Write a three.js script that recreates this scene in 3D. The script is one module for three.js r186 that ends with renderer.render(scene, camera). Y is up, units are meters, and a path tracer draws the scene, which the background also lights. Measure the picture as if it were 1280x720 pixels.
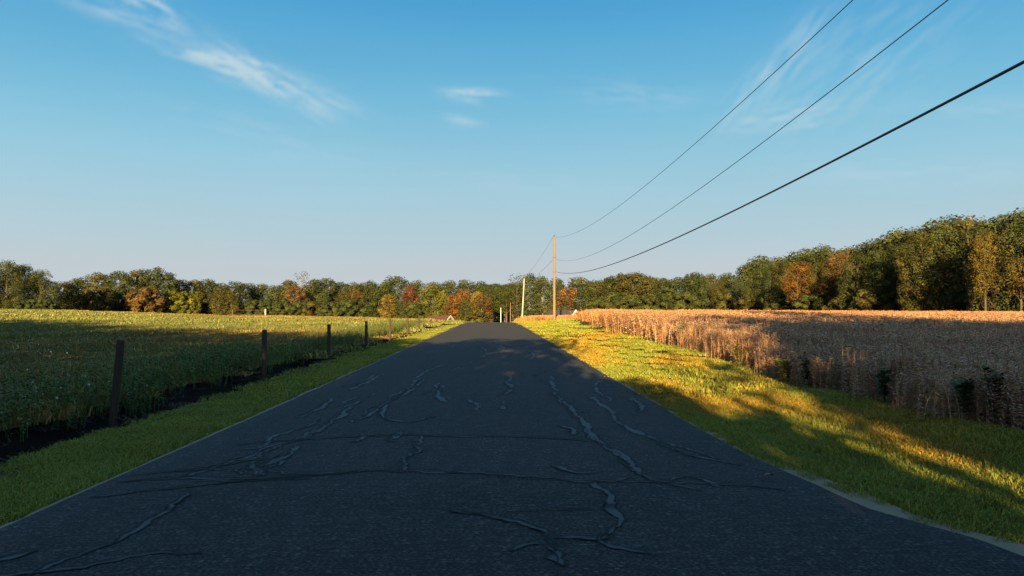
import * as THREE from 'three';
import { mergeGeometries } from 'three/addons/utils/BufferGeometryUtils.js';

// ---------------------------------------------------------------- camera, sky, sun, exposure
const EYE = 1.55, F = 985, VX = 618, VY = 387;           // eye height; focal length and road vanishing point in photo pixels
const scene = new THREE.Scene();
const camera = new THREE.PerspectiveCamera(2 * Math.atan(360 / F) * 180 / Math.PI, 16 / 9, 0.05, 6000);
camera.position.set(0, EYE, 0);
camera.lookAt((640 - VX) / F, EYE + (VY - 360) / F, -1);

const renderer = new THREE.WebGLRenderer({ antialias: true });
renderer.setSize(1024, 576);
renderer.toneMapping = THREE.LinearToneMapping;
const EXPOSURE = 3.2;
renderer.toneMappingExposure = EXPOSURE;
renderer.shadowMap.enabled = true;

const SUN_ELEV = 10.0 * Math.PI / 180, SUN_TURN = 6 * Math.PI / 180;
const sun = new THREE.DirectionalLight(new THREE.Color().setRGB(1, 0.71, 0.30), 5);
const toSun = new THREE.Vector3(-Math.sin(SUN_TURN) * Math.cos(SUN_ELEV), Math.sin(SUN_ELEV), Math.cos(SUN_TURN) * Math.cos(SUN_ELEV));
sun.position.copy(toSun).multiplyScalar(300).add(new THREE.Vector3(0, 0, -80));
sun.target.position.set(0, 0, -80); scene.add(sun.target);
sun.castShadow = true; sun.shadow.radius = 0.6;
Object.assign(sun.shadow.camera, { left: -250, right: 250, top: 150, bottom: -150, near: 1, far: 900 });
sun.shadow.mapSize.set(4096, 4096);
scene.add(sun);

// ---------------------------------------------------------------- random numbers and noise
function rng(seed) { let a = seed >>> 0; return () => { a |= 0; a = a + 0x6D2B79F5 | 0; let t = Math.imul(a ^ a >>> 15, 1 | a); t = t + Math.imul(t ^ t >>> 7, 61 | t) ^ t; return ((t ^ t >>> 14) >>> 0) / 4294967296; }; }
function hash2(x, y) { let h = Math.imul(x | 0, 374761393) + Math.imul(y | 0, 668265263) | 0; h = Math.imul(h ^ h >>> 13, 1274126177); return ((h ^ h >>> 16) >>> 0) / 4294967296; }
function vnoise(x, y) { const i = Math.floor(x), j = Math.floor(y); let u = x - i, v = y - j; u = u * u * (3 - 2 * u); v = v * v * (3 - 2 * v); const a = hash2(i, j), b = hash2(i + 1, j), c = hash2(i, j + 1), d = hash2(i + 1, j + 1); return a + (b - a) * u + (c - a) * v + (a - b - c + d) * u * v; }
function fbm(x, y, n = 4) { let s = 0, w = 0.5, t = 0; for (let k = 0; k < n; k++) { s += w * vnoise(x, y); t += w; x = x * 2.03 + 17.1; y = y * 2.03 + 9.7; w *= 0.5; } return s / t; }
const clamp = (v, a = 0, b = 1) => Math.min(b, Math.max(a, v));
const sstep = (a, b, v) => { const t = clamp((v - a) / (b - a)); return t * t * (3 - 2 * t); };
const lerp = (a, b, t) => a + (b - a) * t;
function curve(pts) { return v => { if (v <= pts[0][0]) return pts[0][1]; for (let i = 1; i < pts.length; i++) if (v <= pts[i][0]) { const [x0, y0] = pts[i - 1], [x1, y1] = pts[i]; const t = (v - x0) / (x1 - x0); return y0 + (y1 - y0) * t * t * (3 - 2 * t); } return pts[pts.length - 1][1]; }; }
const s2l = c => c <= 0.04045 ? c / 12.92 : ((c + 0.055) / 1.055) ** 2.4;

// ---------------------------------------------------------------- sky: clear morning air with a few thin cirrus streaks
{
  const W = 2048, H = 1024, data = new Float32Array(W * H * 4);
  // elevation in degrees -> colour of the air as the picture shows it (sRGB)
  const stops = [[-90, 150, 160, 165], [-0.5, 196, 203, 206], [0, 197, 204, 207], [3.3, 192, 204, 210], [5, 181, 205, 214], [8, 166, 204, 219], [10.8, 149, 200, 221], [13.5, 129, 191, 219], [16.3, 109, 181, 217], [19, 93, 171, 214], [21.4, 79, 161, 211], [30, 66, 137, 193], [45, 57, 115, 170], [90, 48, 96, 148]];
  const air = e => { let i = 1; while (i < stops.length - 1 && e > stops[i][0]) i++; const a = stops[i - 1], b = stops[i], t = clamp((e - a[0]) / (b[0] - a[0])); return [1, 2, 3].map(k => s2l(lerp(a[k], b[k], t) / 255)); };
  // thin streaks: centre (photo pixel -> direction), half length, half width in degrees, tilt, strength
  const yaw0 = Math.atan((640 - VX) / F);
  const streaks = [[185, 8, 2.6, 1.0, -22, .75], [140, 18, 3.0, .5, -10, .4], [300, 86, 5.2, .9, -12, .75], [335, 98, 3.4, .9, -30, .8], [370, 120, 3.0, .9, -26, .45], [270, 76, 3.4, .4, -8, .6], [430, 132, 2.6, .5, -22, .3], [590, 116, 1.9, .40, -2, 1.0], [565, 120, 1.6, .35, -14, .5], [575, 150, 1.6, .4, -6, .4], [945, 110, 3.2, .9, 48, .5], [1000, 60, 4.2, 1.2, 52, .35], [985, 142, 3.6, .9, 6, .45], [1090, 70, 6, 3.4, 35, .22], [1010, 156, 1.4, .3, 4, .5], [1150, 215, 8, .9, -4, .22], [1240, 130, 5, .7, -6, .2], [800, 115, 5, 1.0, -6, .2], [330, 170, 7, 1.2, -12, .14], [620, 225, 8, .8, -3, .12]]
    .map(([px, py, l, w, t, s]) => { const X = px - VX, Y = VY - py; return { az: Math.atan2(X, F) * 180 / Math.PI, el: Math.atan2(Y, Math.hypot(F, X)) * 180 / Math.PI, l, w, c: Math.cos(t * Math.PI / 180), n: Math.sin(t * Math.PI / 180), s }; });
  const r = rng(91);
  for (let k = 0; k < 26; k++) { const az = 45 + r() * 270, el = 7 + r() * 40, t = (r() - .6) * 40 * Math.PI / 180; streaks.push({ az: az > 180 ? az - 360 : az, el, l: 2 + r() * 5, w: .5 + r() * 1.2, c: Math.cos(t), n: Math.sin(t), s: .15 + r() * .35 }); }
  for (let j = 0; j < H; j++) {
    const el = ((j + .5) / H) * 180 - 90;
    const base = air(el);
    for (let i = 0; i < W; i++) {
      // equirectangular: u = atan2(z, x) / 2pi + 0.5 ; azimuth 0 = -z, growing to +x
      const th = ((i + .5) / W - .5) * 2 * Math.PI, az = Math.atan2(Math.cos(th), -Math.sin(th)) * 180 / Math.PI;
      let m = 0;
      if (el > 0) for (const q of streaks) {
        let da = az - q.az; if (da > 180) da -= 360; if (da < -180) da += 360; da *= Math.cos(el * Math.PI / 180); const de = el - q.el;
        if (Math.abs(da) > 14 || Math.abs(de) > 9) continue;
        const u = (da * q.c + de * q.n) / q.l, v = (-da * q.n + de * q.c) / q.w;
        const g = Math.exp(-(u * u + v * v) * 1.3);
        if (g < .01) continue;
        const f = fbm((da * q.c + de * q.n) * .55 + q.az * 3, (-da * q.n + de * q.c) * 3.2 + q.el + .5 * fbm(da, de * 2), 5);
        m += q.s * g * sstep(.30, .74, f) * 1.08;
      }
      m = clamp(m, 0, .72);
      const hz = 1 + .05 * (fbm(az * .05 + 40, el * .35, 3) - .5);
      const k = (j * W + i) * 4, cl = [.60, .72, .76];
      const cosSun = Math.cos(el * Math.PI / 180) * (Math.sin(az * Math.PI / 180) * toSun.x - Math.cos(az * Math.PI / 180) * toSun.z) + Math.sin(el * Math.PI / 180) * toSun.y, off = Math.acos(clamp(cosSun, -1, 1)) * 180 / Math.PI, glow = .5 * Math.exp(-((off / 22) ** 2)) + .24 * Math.exp(-((off / 62) ** 2)), warm = [1, .84, .62];   // the sunward air is brighter and warmer
      for (let c = 0; c < 3; c++) data[k + c] = (lerp(base[c] * hz, Math.max(base[c], cl[c]), m) + glow * warm[c]) / EXPOSURE;
      data[k + 3] = 1;
    }
  }
  const sky = new THREE.DataTexture(data, W, H, THREE.RGBAFormat, THREE.FloatType);
  sky.mapping = THREE.EquirectangularReflectionMapping; sky.magFilter = sky.minFilter = THREE.LinearFilter; sky.needsUpdate = true;
  scene.background = sky; scene.environment = sky;
}

// ---------------------------------------------------------------- the lie of the land (d = metres ahead of the camera = -z)
function roadY(d) { if (d < 80) return 0; if (d < 150) return -3.43e-4 * (d - 80) ** 2; return -1.68 - 4.3 * (1 - Math.exp(-(d - 150) * .048 / 4.3)); }
const ROAD_L = -3.4;
const roadRight = curve([[-9, 30], [-6, 14], [-3, 7.2], [0, 4.7], [3, 3.75], [4.9, 3.28], [6.2, 2.84], [8.8, 2.61], [14, 2.6], [2000, 2.6]]);
const roadLeft = curve([[-9, -30], [-6, -14], [-3, -5.2], [0, -3.7], [3, -3.42], [8, -3.4], [2000, -3.4]]);
const bankEdge = curve([[-20, 6.2], [4, 5.3], [8, 5.15], [14, 5.0], [30, 5.2], [46, 5.8], [58, 6.2], [75, 7.6], [92, 6.0], [110, 5.2], [400, 5.2]]);   // where verge ends and crop begins
const bankRise = curve([[-30, .15], [5, .3], [12, .26], [22, .52], [32, .74], [46, .84], [56, .9], [62, .84], [78, .5], [94, .25], [115, .4], [170, .3]]);
const leftRise = curve([[-400, 2.6], [-120, 2.15], [-63, 1.6], [-29, .82], [-12, .48], [-6.2, .16]]);
function ground(x, d) {
  const R = roadY(d);
  if (x > 0) {
    const e = roadRight(d);
    if (x <= e + .1) return R;
    const b = Math.max(bankEdge(d), e + 1), t = clamp((x - e - .1) / (b - e - .1));
    const rise = bankRise(d);
    let y = R + rise * (t * t * (2.2 - 1.2 * t)) + .03 * (vnoise(x * 2, d * 2) - .5) * t;
    if (x > b) y += (x - b) / 70 * -.35 * sstep(5, 40, d) + .06 * (vnoise(x * .3, d * .3) - .5) + sstep(110, 240, d) * sstep(20, 70, x) * 4.6;
    if (x > 60) y += sstep(60, 110, x) * 1.0;
    return y;
  }
  const e = roadLeft(d);
  if (x >= e - .1) return R;
  const dw = -x + e;                                           // metres out from the edge of the road
  let y = R - .03 * sstep(0, .6, dw);
  const mouth = sstep(-4, 4, d);
  y -= mouth * .46 * (sstep(1.5, 2.1, dw) - sstep(2.5, 3.3, dw)) + mouth * .02 * vnoise(x * 3, d * 2);
  y += leftRise(x) * sstep(2.6, 3.6, dw) * lerp(.12, 1, sstep(10, 95, d));
  y += sstep(4, 9, dw) * (.16 * (fbm(x * .22, d * .22, 3) - .5));
  if (x < -20) y += sstep(130, 230, d) * sstep(-20, -110, x) * 2.9;
  return y;
}
const at = (px, d) => (px - VX) / F * d;                        // photo column -> metres to the side at distance d
function put(o, x, d, dy = 0) { o.position.set(x, ground(x, d) + dy, -d); return o; }

// ---------------------------------------------------------------- helpers
const used = {};
function numbered(n) { const k = used[n] = (used[n] ?? -1) + 1; return k ? `${n}_${String(k).padStart(3, '0')}` : n; }
function shade(o) { o.traverse(m => { if (m.isMesh) { m.castShadow = true; m.receiveShadow = true; } }); return o; }
function thing(name, label, category, group) { const g = new THREE.Group(); g.name = numbered(name); g.userData = { label, category }; if (group) g.userData.group = group; scene.add(g); return g; }
function part(name, geo, mat, parent, label) { const m = new THREE.Mesh(geo, mat); m.name = name; m.castShadow = m.receiveShadow = true; if (label) m.userData.label = label; parent.add(m); return m; }
function setting(name, geo, mat, kind = 'structure', label, category) { const m = new THREE.Mesh(geo, mat); m.name = numbered(name); m.userData = { kind }; if (label) m.userData.label = label; if (category) m.userData.category = category; m.castShadow = m.receiveShadow = true; scene.add(m); return m; }
function stuff(name, geo, mat, places, label, category) {
  const m = new THREE.InstancedMesh(geo, mat, places.length); m.name = numbered(name); m.userData = { kind: 'stuff', label, category };
  const M = new THREE.Matrix4(), q = new THREE.Quaternion(), up = new THREE.Vector3(0, 1, 0), p = new THREE.Vector3(), s = new THREE.Vector3(), c = new THREE.Color();
  places.forEach((a, i) => { q.setFromAxisAngle(up, a.r); if (a.n) q.premultiply(new THREE.Quaternion().setFromUnitVectors(up, a.n)); M.compose(p.set(a.x, a.y, a.z), q, s.set(a.s, a.sy ?? a.s, a.s)); m.setMatrixAt(i, M); m.setColorAt(i, c.setRGB(...(a.c ?? [1, 1, 1]))); });
  m.castShadow = m.receiveShadow = true; scene.add(m); return m;
}
const mat = (r, g, b, rough = .9, more = {}) => new THREE.MeshStandardMaterial({ color: new THREE.Color().setRGB(r, g, b), roughness: rough, ...more });
// a bag of triangles with colours
class Bag {
  constructor() { this.p = []; this.c = []; this.i = []; }
  quad(a, b, c, d, col) { const n = this.p.length / 3; this.p.push(...a, ...b, ...c, ...d); for (let k = 0; k < 4; k++) this.c.push(...col); this.i.push(n, n + 1, n + 2, n, n + 2, n + 3); }
  tri(a, b, c, col) { const n = this.p.length / 3; this.p.push(...a, ...b, ...c); for (let k = 0; k < 3; k++) this.c.push(...col); this.i.push(n, n + 1, n + 2); }
  geo() { const g = new THREE.BufferGeometry(); g.setAttribute('position', new THREE.Float32BufferAttribute(this.p, 3)); g.setAttribute('color', new THREE.Float32BufferAttribute(this.c, 3)); g.setIndex(this.i); g.computeVertexNormals(); return g; }
}
function noiseTexture(size, fn, srgb) {
  const d = new Uint8Array(size * size * 4);
  for (let j = 0; j < size; j++) for (let i = 0; i < size; i++) { const v = fn(i, j), k = (j * size + i) * 4; const a = Array.isArray(v) ? v : [v, v, v]; for (let c = 0; c < 3; c++) d[k + c] = clamp(a[c]) * 255; d[k + 3] = 255; }
  const t = new THREE.DataTexture(d, size, size); t.wrapS = t.wrapT = THREE.RepeatWrapping; t.magFilter = THREE.LinearFilter; t.minFilter = THREE.LinearMipmapLinearFilter; t.generateMipmaps = true; if (srgb) t.colorSpace = THREE.SRGBColorSpace; t.needsUpdate = true; return t;
}
// noise that repeats after `per` cells
function tnoise(x, y, per) { const i = Math.floor(x), j = Math.floor(y); let u = x - i, v = y - j; u = u * u * (3 - 2 * u); v = v * v * (3 - 2 * v); const m = (k) => ((k % per) + per) % per; const a = hash2(m(i), m(j)), b = hash2(m(i + 1), m(j)), c = hash2(m(i), m(j + 1)), d = hash2(m(i + 1), m(j + 1)); return a + (b - a) * u + (c - a) * v + (a - b - c + d) * u * v; }

// ---------------------------------------------------------------- ground sheet
function spread(list) { const out = []; for (const [a, b, n] of list) for (let k = 0; k < n; k++) out.push(a + (b - a) * k / n); out.push(list[list.length - 1][1]); return out; }
{
  const xs = spread([[-2400, -500, 8], [-500, -120, 24], [-120, -30, 50], [-30, -9, 56], [-9, -3.2, 64], [-3.2, 2.4, 8], [2.4, 7.4, 60], [7.4, 30, 50], [30, 120, 44], [120, 500, 20], [500, 2400, 8]]);
  const ds = spread([[-300, -40, 12], [-40, -6, 20], [-6, 3, 20], [3, 24, 90], [24, 80, 110], [80, 160, 70], [160, 420, 60], [420, 1200, 14], [1200, 4200, 8]]);
  const pos = [], col = [], uv = [], idx = [];
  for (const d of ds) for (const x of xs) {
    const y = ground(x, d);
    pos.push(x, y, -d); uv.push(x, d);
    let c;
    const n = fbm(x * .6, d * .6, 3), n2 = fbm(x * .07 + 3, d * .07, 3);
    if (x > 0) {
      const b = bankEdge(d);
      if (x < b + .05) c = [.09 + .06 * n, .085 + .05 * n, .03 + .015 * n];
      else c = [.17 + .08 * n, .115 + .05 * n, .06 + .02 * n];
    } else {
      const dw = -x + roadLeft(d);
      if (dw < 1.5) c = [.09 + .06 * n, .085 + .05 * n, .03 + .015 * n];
      else if (dw < 3.15 + .5 * (fbm(x * 1.3, d * 1.3, 2) - .3) && d > -4) c = [.014 + .014 * n, .010 + .01 * n, .007 + .007 * n];  // dark ditch soil, blackened further to carry the shade in the ditch
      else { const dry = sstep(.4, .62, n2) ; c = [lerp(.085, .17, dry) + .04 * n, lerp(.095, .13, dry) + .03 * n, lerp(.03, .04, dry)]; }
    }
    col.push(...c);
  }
  const w = xs.length;
  for (let j = 0; j + 1 < ds.length; j++) for (let i = 0; i + 1 < w; i++) { const a = j * w + i; idx.push(a, a + 1, a + w, a + 1, a + w + 1, a + w); }
  const g = new THREE.BufferGeometry(); g.setAttribute('position', new THREE.Float32BufferAttribute(pos, 3)); g.setAttribute('color', new THREE.Float32BufferAttribute(col, 3)); g.setAttribute('uv', new THREE.Float32BufferAttribute(uv, 2)); g.setIndex(idx); g.computeVertexNormals();
  const t = noiseTexture(512, (i, j) => .62 + .38 * (.5 * tnoise(i / 4, j / 4, 128) + .3 * tnoise(i / 16, j / 16, 32) + .2 * hash2(i, j)));
  t.repeat.set(1 / 2.5, 1 / 2.5);
  const bt = t.clone(); bt.repeat.set(1 / 2.5, 1 / 2.5);
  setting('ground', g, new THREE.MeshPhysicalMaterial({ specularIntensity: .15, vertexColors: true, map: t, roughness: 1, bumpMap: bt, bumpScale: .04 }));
}

// ---------------------------------------------------------------- road
{
  const ds = spread([[-9, 4, 26], [4, 20, 40], [20, 80, 60], [80, 170, 50], [170, 420, 40]]);
  const cols = 14, pos = [], uv = [], col = [], idx = [], T = .03;
  for (const d of ds) {
    const jl = .05 * (fbm(3, d * .9, 3) - .5), jr = .07 * (fbm(9, d * .8, 3) - .5);
    const a = roadLeft(d) + jl, b = roadRight(d) + jr;
    for (let k = -1; k <= cols + 1; k++) {
      const kk = clamp(k, 0, cols), x = lerp(a, b, kk / cols), crown = .05 * (1 - ((x + .4) / 3.2) ** 2) * (d > 6 ? 1 : 0.6);
      const skirt = k < 0 || k > cols;
      pos.push(x + (k < 0 ? -.02 : k > cols ? .02 : 0), roadY(d) + (skirt ? -.03 : T + Math.max(0, crown)), -d); uv.push(x, d);
      const n = .86 + .28 * fbm(x * .9 + 5, d * .35, 4) ;
      const track = 1 + .10 * (Math.exp(-(((x + 1.3) / .45) ** 2)) + Math.exp(-(((x - .5) / .45) ** 2)));  // tyres have polished two lanes paler
      col.push(n * track, n * track, n * track);
    }
  }
  const w = cols + 3;
  for (let j = 0; j + 1 < ds.length; j++) for (let i = 0; i + 1 < w; i++) { const a = j * w + i; idx.push(a, a + 1, a + w, a + 1, a + w + 1, a + w); }
  const g = new THREE.BufferGeometry(); g.setAttribute('position', new THREE.Float32BufferAttribute(pos, 3)); g.setAttribute('color', new THREE.Float32BufferAttribute(col, 3)); g.setAttribute('uv', new THREE.Float32BufferAttribute(uv, 2)); g.setIndex(idx); g.computeVertexNormals();
  const stone = (i, j, S) => { const a = hash2(i >> 2, j >> 2), b = tnoise(i / 4 + 3, j / 4, S / 4), c = tnoise(i / 8, j / 8, S / 8); return clamp(.5 + 1.7 * (.4 * a + .4 * b + .2 * c - .5)); };
  const S = 1024;
  const map = noiseTexture(S, (i, j) => { const v = stone(i, j, S), sp = hash2(i >> 3, (j >> 3) + 7) > .93 ? .9 * hash2(j >> 3, i >> 3) : 0; const k = .01 + .74 * v ** 2.4 + sp; return [k, k, k]; });
  const bump = noiseTexture(S, (i, j) => stone(i, j, S));
  map.repeat.set(1 / 3.3, 1 / 3.3); bump.repeat.set(1 / 3.3, 1 / 3.3);
  const road = setting('road', g, new THREE.MeshStandardMaterial({ color: new THREE.Color().setRGB(.088, .078, .072), vertexColors: true, map, roughness: .92, bumpMap: bump, bumpScale: .003 }));

  // sealed cracks: bands of poured tar with a thin open crack beside them
  const onRoad = (px, py) => { const d = EYE * F / (py - VY); return [(px - VX) / F * d, d]; };
  const top = (x, d) => roadY(d) + T + Math.max(0, .05 * (1 - ((x + .4) / 3.2) ** 2) * (d > 6 ? 1 : 0.6));
  const sealMat = mat(.032, .031, .03, .64), crackMat = mat(.008, .008, .008, .95);
  function ribbon(pts, wid, lift, seed, parent, m, name, side = 0) {
    const P = new THREE.CatmullRomCurve3(pts.map(([x, d]) => new THREE.Vector3(x, 0, d)), false, 'centripetal');
    const len = P.getLength(), n = Math.max(6, Math.min(220, Math.round(len / .03))), pos = [], id = [], ep = [], ei = [];
    for (let k = 0; k <= n; k++) {
      const u = k / n, p = P.getPointAt(u), tg = P.getTangentAt(u), nx = -tg.z, nz = tg.x, s = len * u;
      const off = side + (.16 * (fbm(s * 3 + seed, seed * 1.7, 4) - .5) + .05 * (vnoise(s * 16, seed) - .5)) * Math.min(1, len), end = Math.min(1, Math.min(u, 1 - u) * len / .12 + .08);
      const h = wid * end * (.12 + 1.7 * fbm(s * 3.2 + seed * 3, 7.3, 3) ** 1.6) / 2;
      for (const q of [-1, 1]) { const x = p.x + nx * (off + q * h), d = p.z + nz * (off + q * h); pos.push(x, top(x, d) + lift, -d); }
      if (k) { const a = 2 * k - 2; id.push(a, a + 2, a + 1, a + 1, a + 2, a + 3); }
      if (m === sealMat) for (const q of [-1, 1]) { const t = .0035 + .009 * fbm(s * 4 + q * 9 + seed, 3.1, 2) ** 2; for (const w of [-t, t]) { const x = p.x + nx * (off + q * h + w), d = p.z + nz * (off + q * h + w); ep.push(x, top(x, d) + lift + .003, -d); } if (k) { const a = 4 * k - 4 + (q > 0 ? 2 : 0); ei.push(a, a + 4, a + 1, a + 1, a + 4, a + 5); } }
    }
    if (ep.length) { const ge = new THREE.BufferGeometry(); ge.setAttribute('position', new THREE.Float32BufferAttribute(ep, 3)); ge.setIndex(ei); ge.computeVertexNormals(); part('crack', ge, crackMat, parent).castShadow = false; }
    const gg = new THREE.BufferGeometry(); gg.setAttribute('position', new THREE.Float32BufferAttribute(pos, 3)); gg.setIndex(id); gg.computeVertexNormals();
    const me = part(name, gg, m, parent); me.castShadow = false; return me;
  }
  const cracks = [
    [[150, 606], [230, 602], [300, 604], [400, 600], [470, 598], [580, 600]], [[560, 598], [690, 608], [790, 610], [900, 613], [985, 618]],
    [[300, 560], [370, 555], [480, 552], [580, 553], [690, 556], [740, 560]], [[560, 645], [630, 657], [680, 672], [692, 690], [705, 718]],
    [[630, 657], [650, 650], [700, 649], [765, 648]], [[692, 682], [720, 681], [742, 683], [760, 676]], [[742, 612], [768, 640], [772, 660], [750, 682], [762, 694], [815, 700]],
    [[690, 495], [710, 512], [725, 530], [745, 556], [775, 575], [800, 600], [830, 611], [880, 622]], [[740, 500], [762, 520], [790, 545], [840, 560], [900, 580]],
    [[524, 552], [526, 566], [514, 580], [506, 592], [512, 600]], [[355, 545], [340, 555], [330, 575], [315, 588], [335, 601]], [[440, 512], [420, 530], [392, 548], [330, 572], [230, 602]],
    [[560, 457], [530, 470], [512, 490], [490, 500], [470, 520], [440, 534]], [[492, 500], [480, 514], [486, 530], [505, 533], [545, 527]], [[240, 620], [210, 645], [160, 680], [100, 700], [40, 720]],
    [[120, 625], [200, 618], [300, 610], [390, 606]], [[760, 470], [745, 488], [765, 506]], [[530, 478], [512, 494], [494, 505]], [[468, 496], [446, 508], [432, 514]], [[420, 500], [398, 516], [376, 526]],
    [[404, 528], [392, 536], [352, 548]], [[640, 472], [634, 482], [640, 492], [628, 499]], [[480, 470], [462, 480], [440, 490]], [[720, 450], [735, 459], [744, 466]], [[690, 474], [692, 488], [698, 494]],
    [[590, 455], [572, 463], [560, 470]], [[555, 486], [548, 500], [556, 508]], [[790, 500], [802, 512], [796, 520]], [[452, 545], [455, 556], [440, 560]], [[505, 545], [495, 556], [500, 560]],
    [[690, 607], [730, 612], [790, 606]], [[60, 690], [20, 700], [0, 704]], [[0, 720], [90, 716], [200, 697], [260, 698]], [[600, 436], [608, 442], [604, 450]], [[660, 440], [668, 446], [664, 452]], [[230, 590], [290, 585], [330, 575]],
    [[165, 597], [230, 592], [300, 592]], [[820, 560], [860, 575], [930, 588]], [[620, 430], [630, 438], [627, 444]], [[700, 538], [718, 546], [716, 551]], [[585, 505], [600, 512], [592, 520]],
    [[300, 600], [318, 585], [350, 582], [345, 594], [380, 601]], [[318, 604], [330, 596], [312, 590]], [[380, 560], [362, 575], [330, 590]], [[395, 545], [372, 556], [342, 562], [300, 566]], [[250, 606], [330, 608], [400, 603], [450, 598]], [[290, 578], [330, 580], [352, 575]], [[420, 553], [470, 549], [520, 551]], [[840, 610], [862, 605], [905, 618]], [[690, 590], [720, 600], [745, 600]], [[640, 700], [660, 690], [692, 690]], [[470, 470], [448, 482], [430, 486]],
  ];
  cracks.forEach((c, k) => {
    const pts = c.map(p => onRoad(...p)), flat = Math.abs(c[0][1] - c[c.length - 1][1]) < 20 && Math.abs(c[0][0] - c[c.length - 1][0]) > 100;
    const y = c[0][1], far = y < 520;
    if (!flat || k % 3 !== 1) ribbon(pts, far ? .11 : flat ? .06 : .085, .003, k * 5.1 + 1, road, sealMat, 'tar_seal');
    if (flat || k % 2) ribbon(pts, .02, .0095, k * 9.1 + 4, road, crackMat, 'crack', flat ? .05 : -.05);
  });
  const r = rng(5);
  for (let k = 0; k < 34; k++) {                                // the many short seals farther up
    const d0 = 10 + r() * 26, x0 = -3 + r() * 5.2, n = 3 + Math.floor(r() * 3), pts = [[x0, d0]]; const cross = r() < .4;
    for (let q = 1; q < n; q++) pts.push([clamp(pts[q - 1][0] + (cross ? .35 : .12) * (r() * 2 - .8), -3.2, 2.4), pts[q - 1][1] + (cross ? .25 : .8) * (r() * 1.4 - .1)]);
    ribbon(pts, .05 + r() * .05, .003, k * 2.3 + 80, road, sealMat, 'tar_seal');
  }
}
// strips of sandy grit along both edges of the asphalt
for (const side of [-1, 1]) {
  const ds = spread([[2, 30, 170], [30, 110, 160]]), pos = [], idx = [], uv = [];
  ds.forEach((d, k) => {
    const e = side < 0 ? roadLeft(d) : roadRight(d), near = side > 0 ? sstep(9, 4.5, d) : 0;
    const w = .08 + .1 * sstep(.42, .78, fbm(d * .8 + side * 30, 4, 3)) + near * (.06 + .16 * fbm(d * 1.6, 8, 3));
    for (const x of [e - side * .04, e + side * (.012 + w * .6), e + side * (.02 + w)]) { pos.push(x, ground(x, d) + (x === e - side * .04 ? .006 : .012), -d); uv.push(x, d); }
    if (k) { const a = 3 * k - 3; for (const o of [0, 1]) side > 0 ? idx.push(a + o, a + o + 1, a + o + 3, a + o + 1, a + o + 4, a + o + 3) : idx.push(a + o, a + o + 3, a + o + 1, a + o + 1, a + o + 3, a + o + 4); }
  });
  const g = new THREE.BufferGeometry(); g.setAttribute('position', new THREE.Float32BufferAttribute(pos, 3)); g.setAttribute('uv', new THREE.Float32BufferAttribute(uv, 2)); g.setIndex(idx); g.computeVertexNormals();
  const t = noiseTexture(256, (i, j) => { const k = .45 + .55 * (.6 * tnoise(i / 2, j / 2, 128) + .4 * hash2(i, j)); return [k, k * .9, k * .76]; }); t.repeat.set(2, 2);
  setting('gravel_edge', g, new THREE.MeshStandardMaterial({ color: new THREE.Color().setRGB(.40, .33, .24), map: t, roughness: 1 }), 'structure');
}

// ---------------------------------------------------------------- grass, weeds and crop (uncountable: stuff)
function grassPatch(seed, size, blades, hLo, hHi, w, lean, cols) {
  const r = rng(seed), b = new Bag();
  for (let k = 0; k < blades; k++) {
    const x = (r() - .5) * size, z = (r() - .5) * size, a = r() * 6.283, h = hLo + (hHi - hLo) * r() ** 1.4, l = lean * h * (.3 + r()), ww = w * (.6 + .8 * r()), c = Math.cos(a), s = Math.sin(a), f = a + 1.2 * (r() - .5);
    const t = r(), ca = cols[Math.floor(r() * cols.length)], v = .75 + .5 * t, col = ca.map(q => q * v), lx = Math.cos(f + 1.57) * l, lz = Math.sin(f + 1.57) * l;
    const p0 = [x - c * ww, 0, z - s * ww], p1 = [x + c * ww, 0, z + s * ww], m0 = [x - c * ww * .8 + lx * .35, h * .6, z - s * ww * .8 + lz * .35], m1 = [x + c * ww * .8 + lx * .35, h * .6, z + s * ww * .8 + lz * .35], tip = [x + lx, h * (1 - .25 * lean), z + lz];
    b.quad(p0, p1, m1, m0, col); b.tri(m0, m1, tip, col);
  }
  return b.geo();
}
const leafMat = new THREE.MeshPhysicalMaterial({ vertexColors: true, roughness: .85, specularIntensity: .3, side: THREE.DoubleSide });
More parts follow.
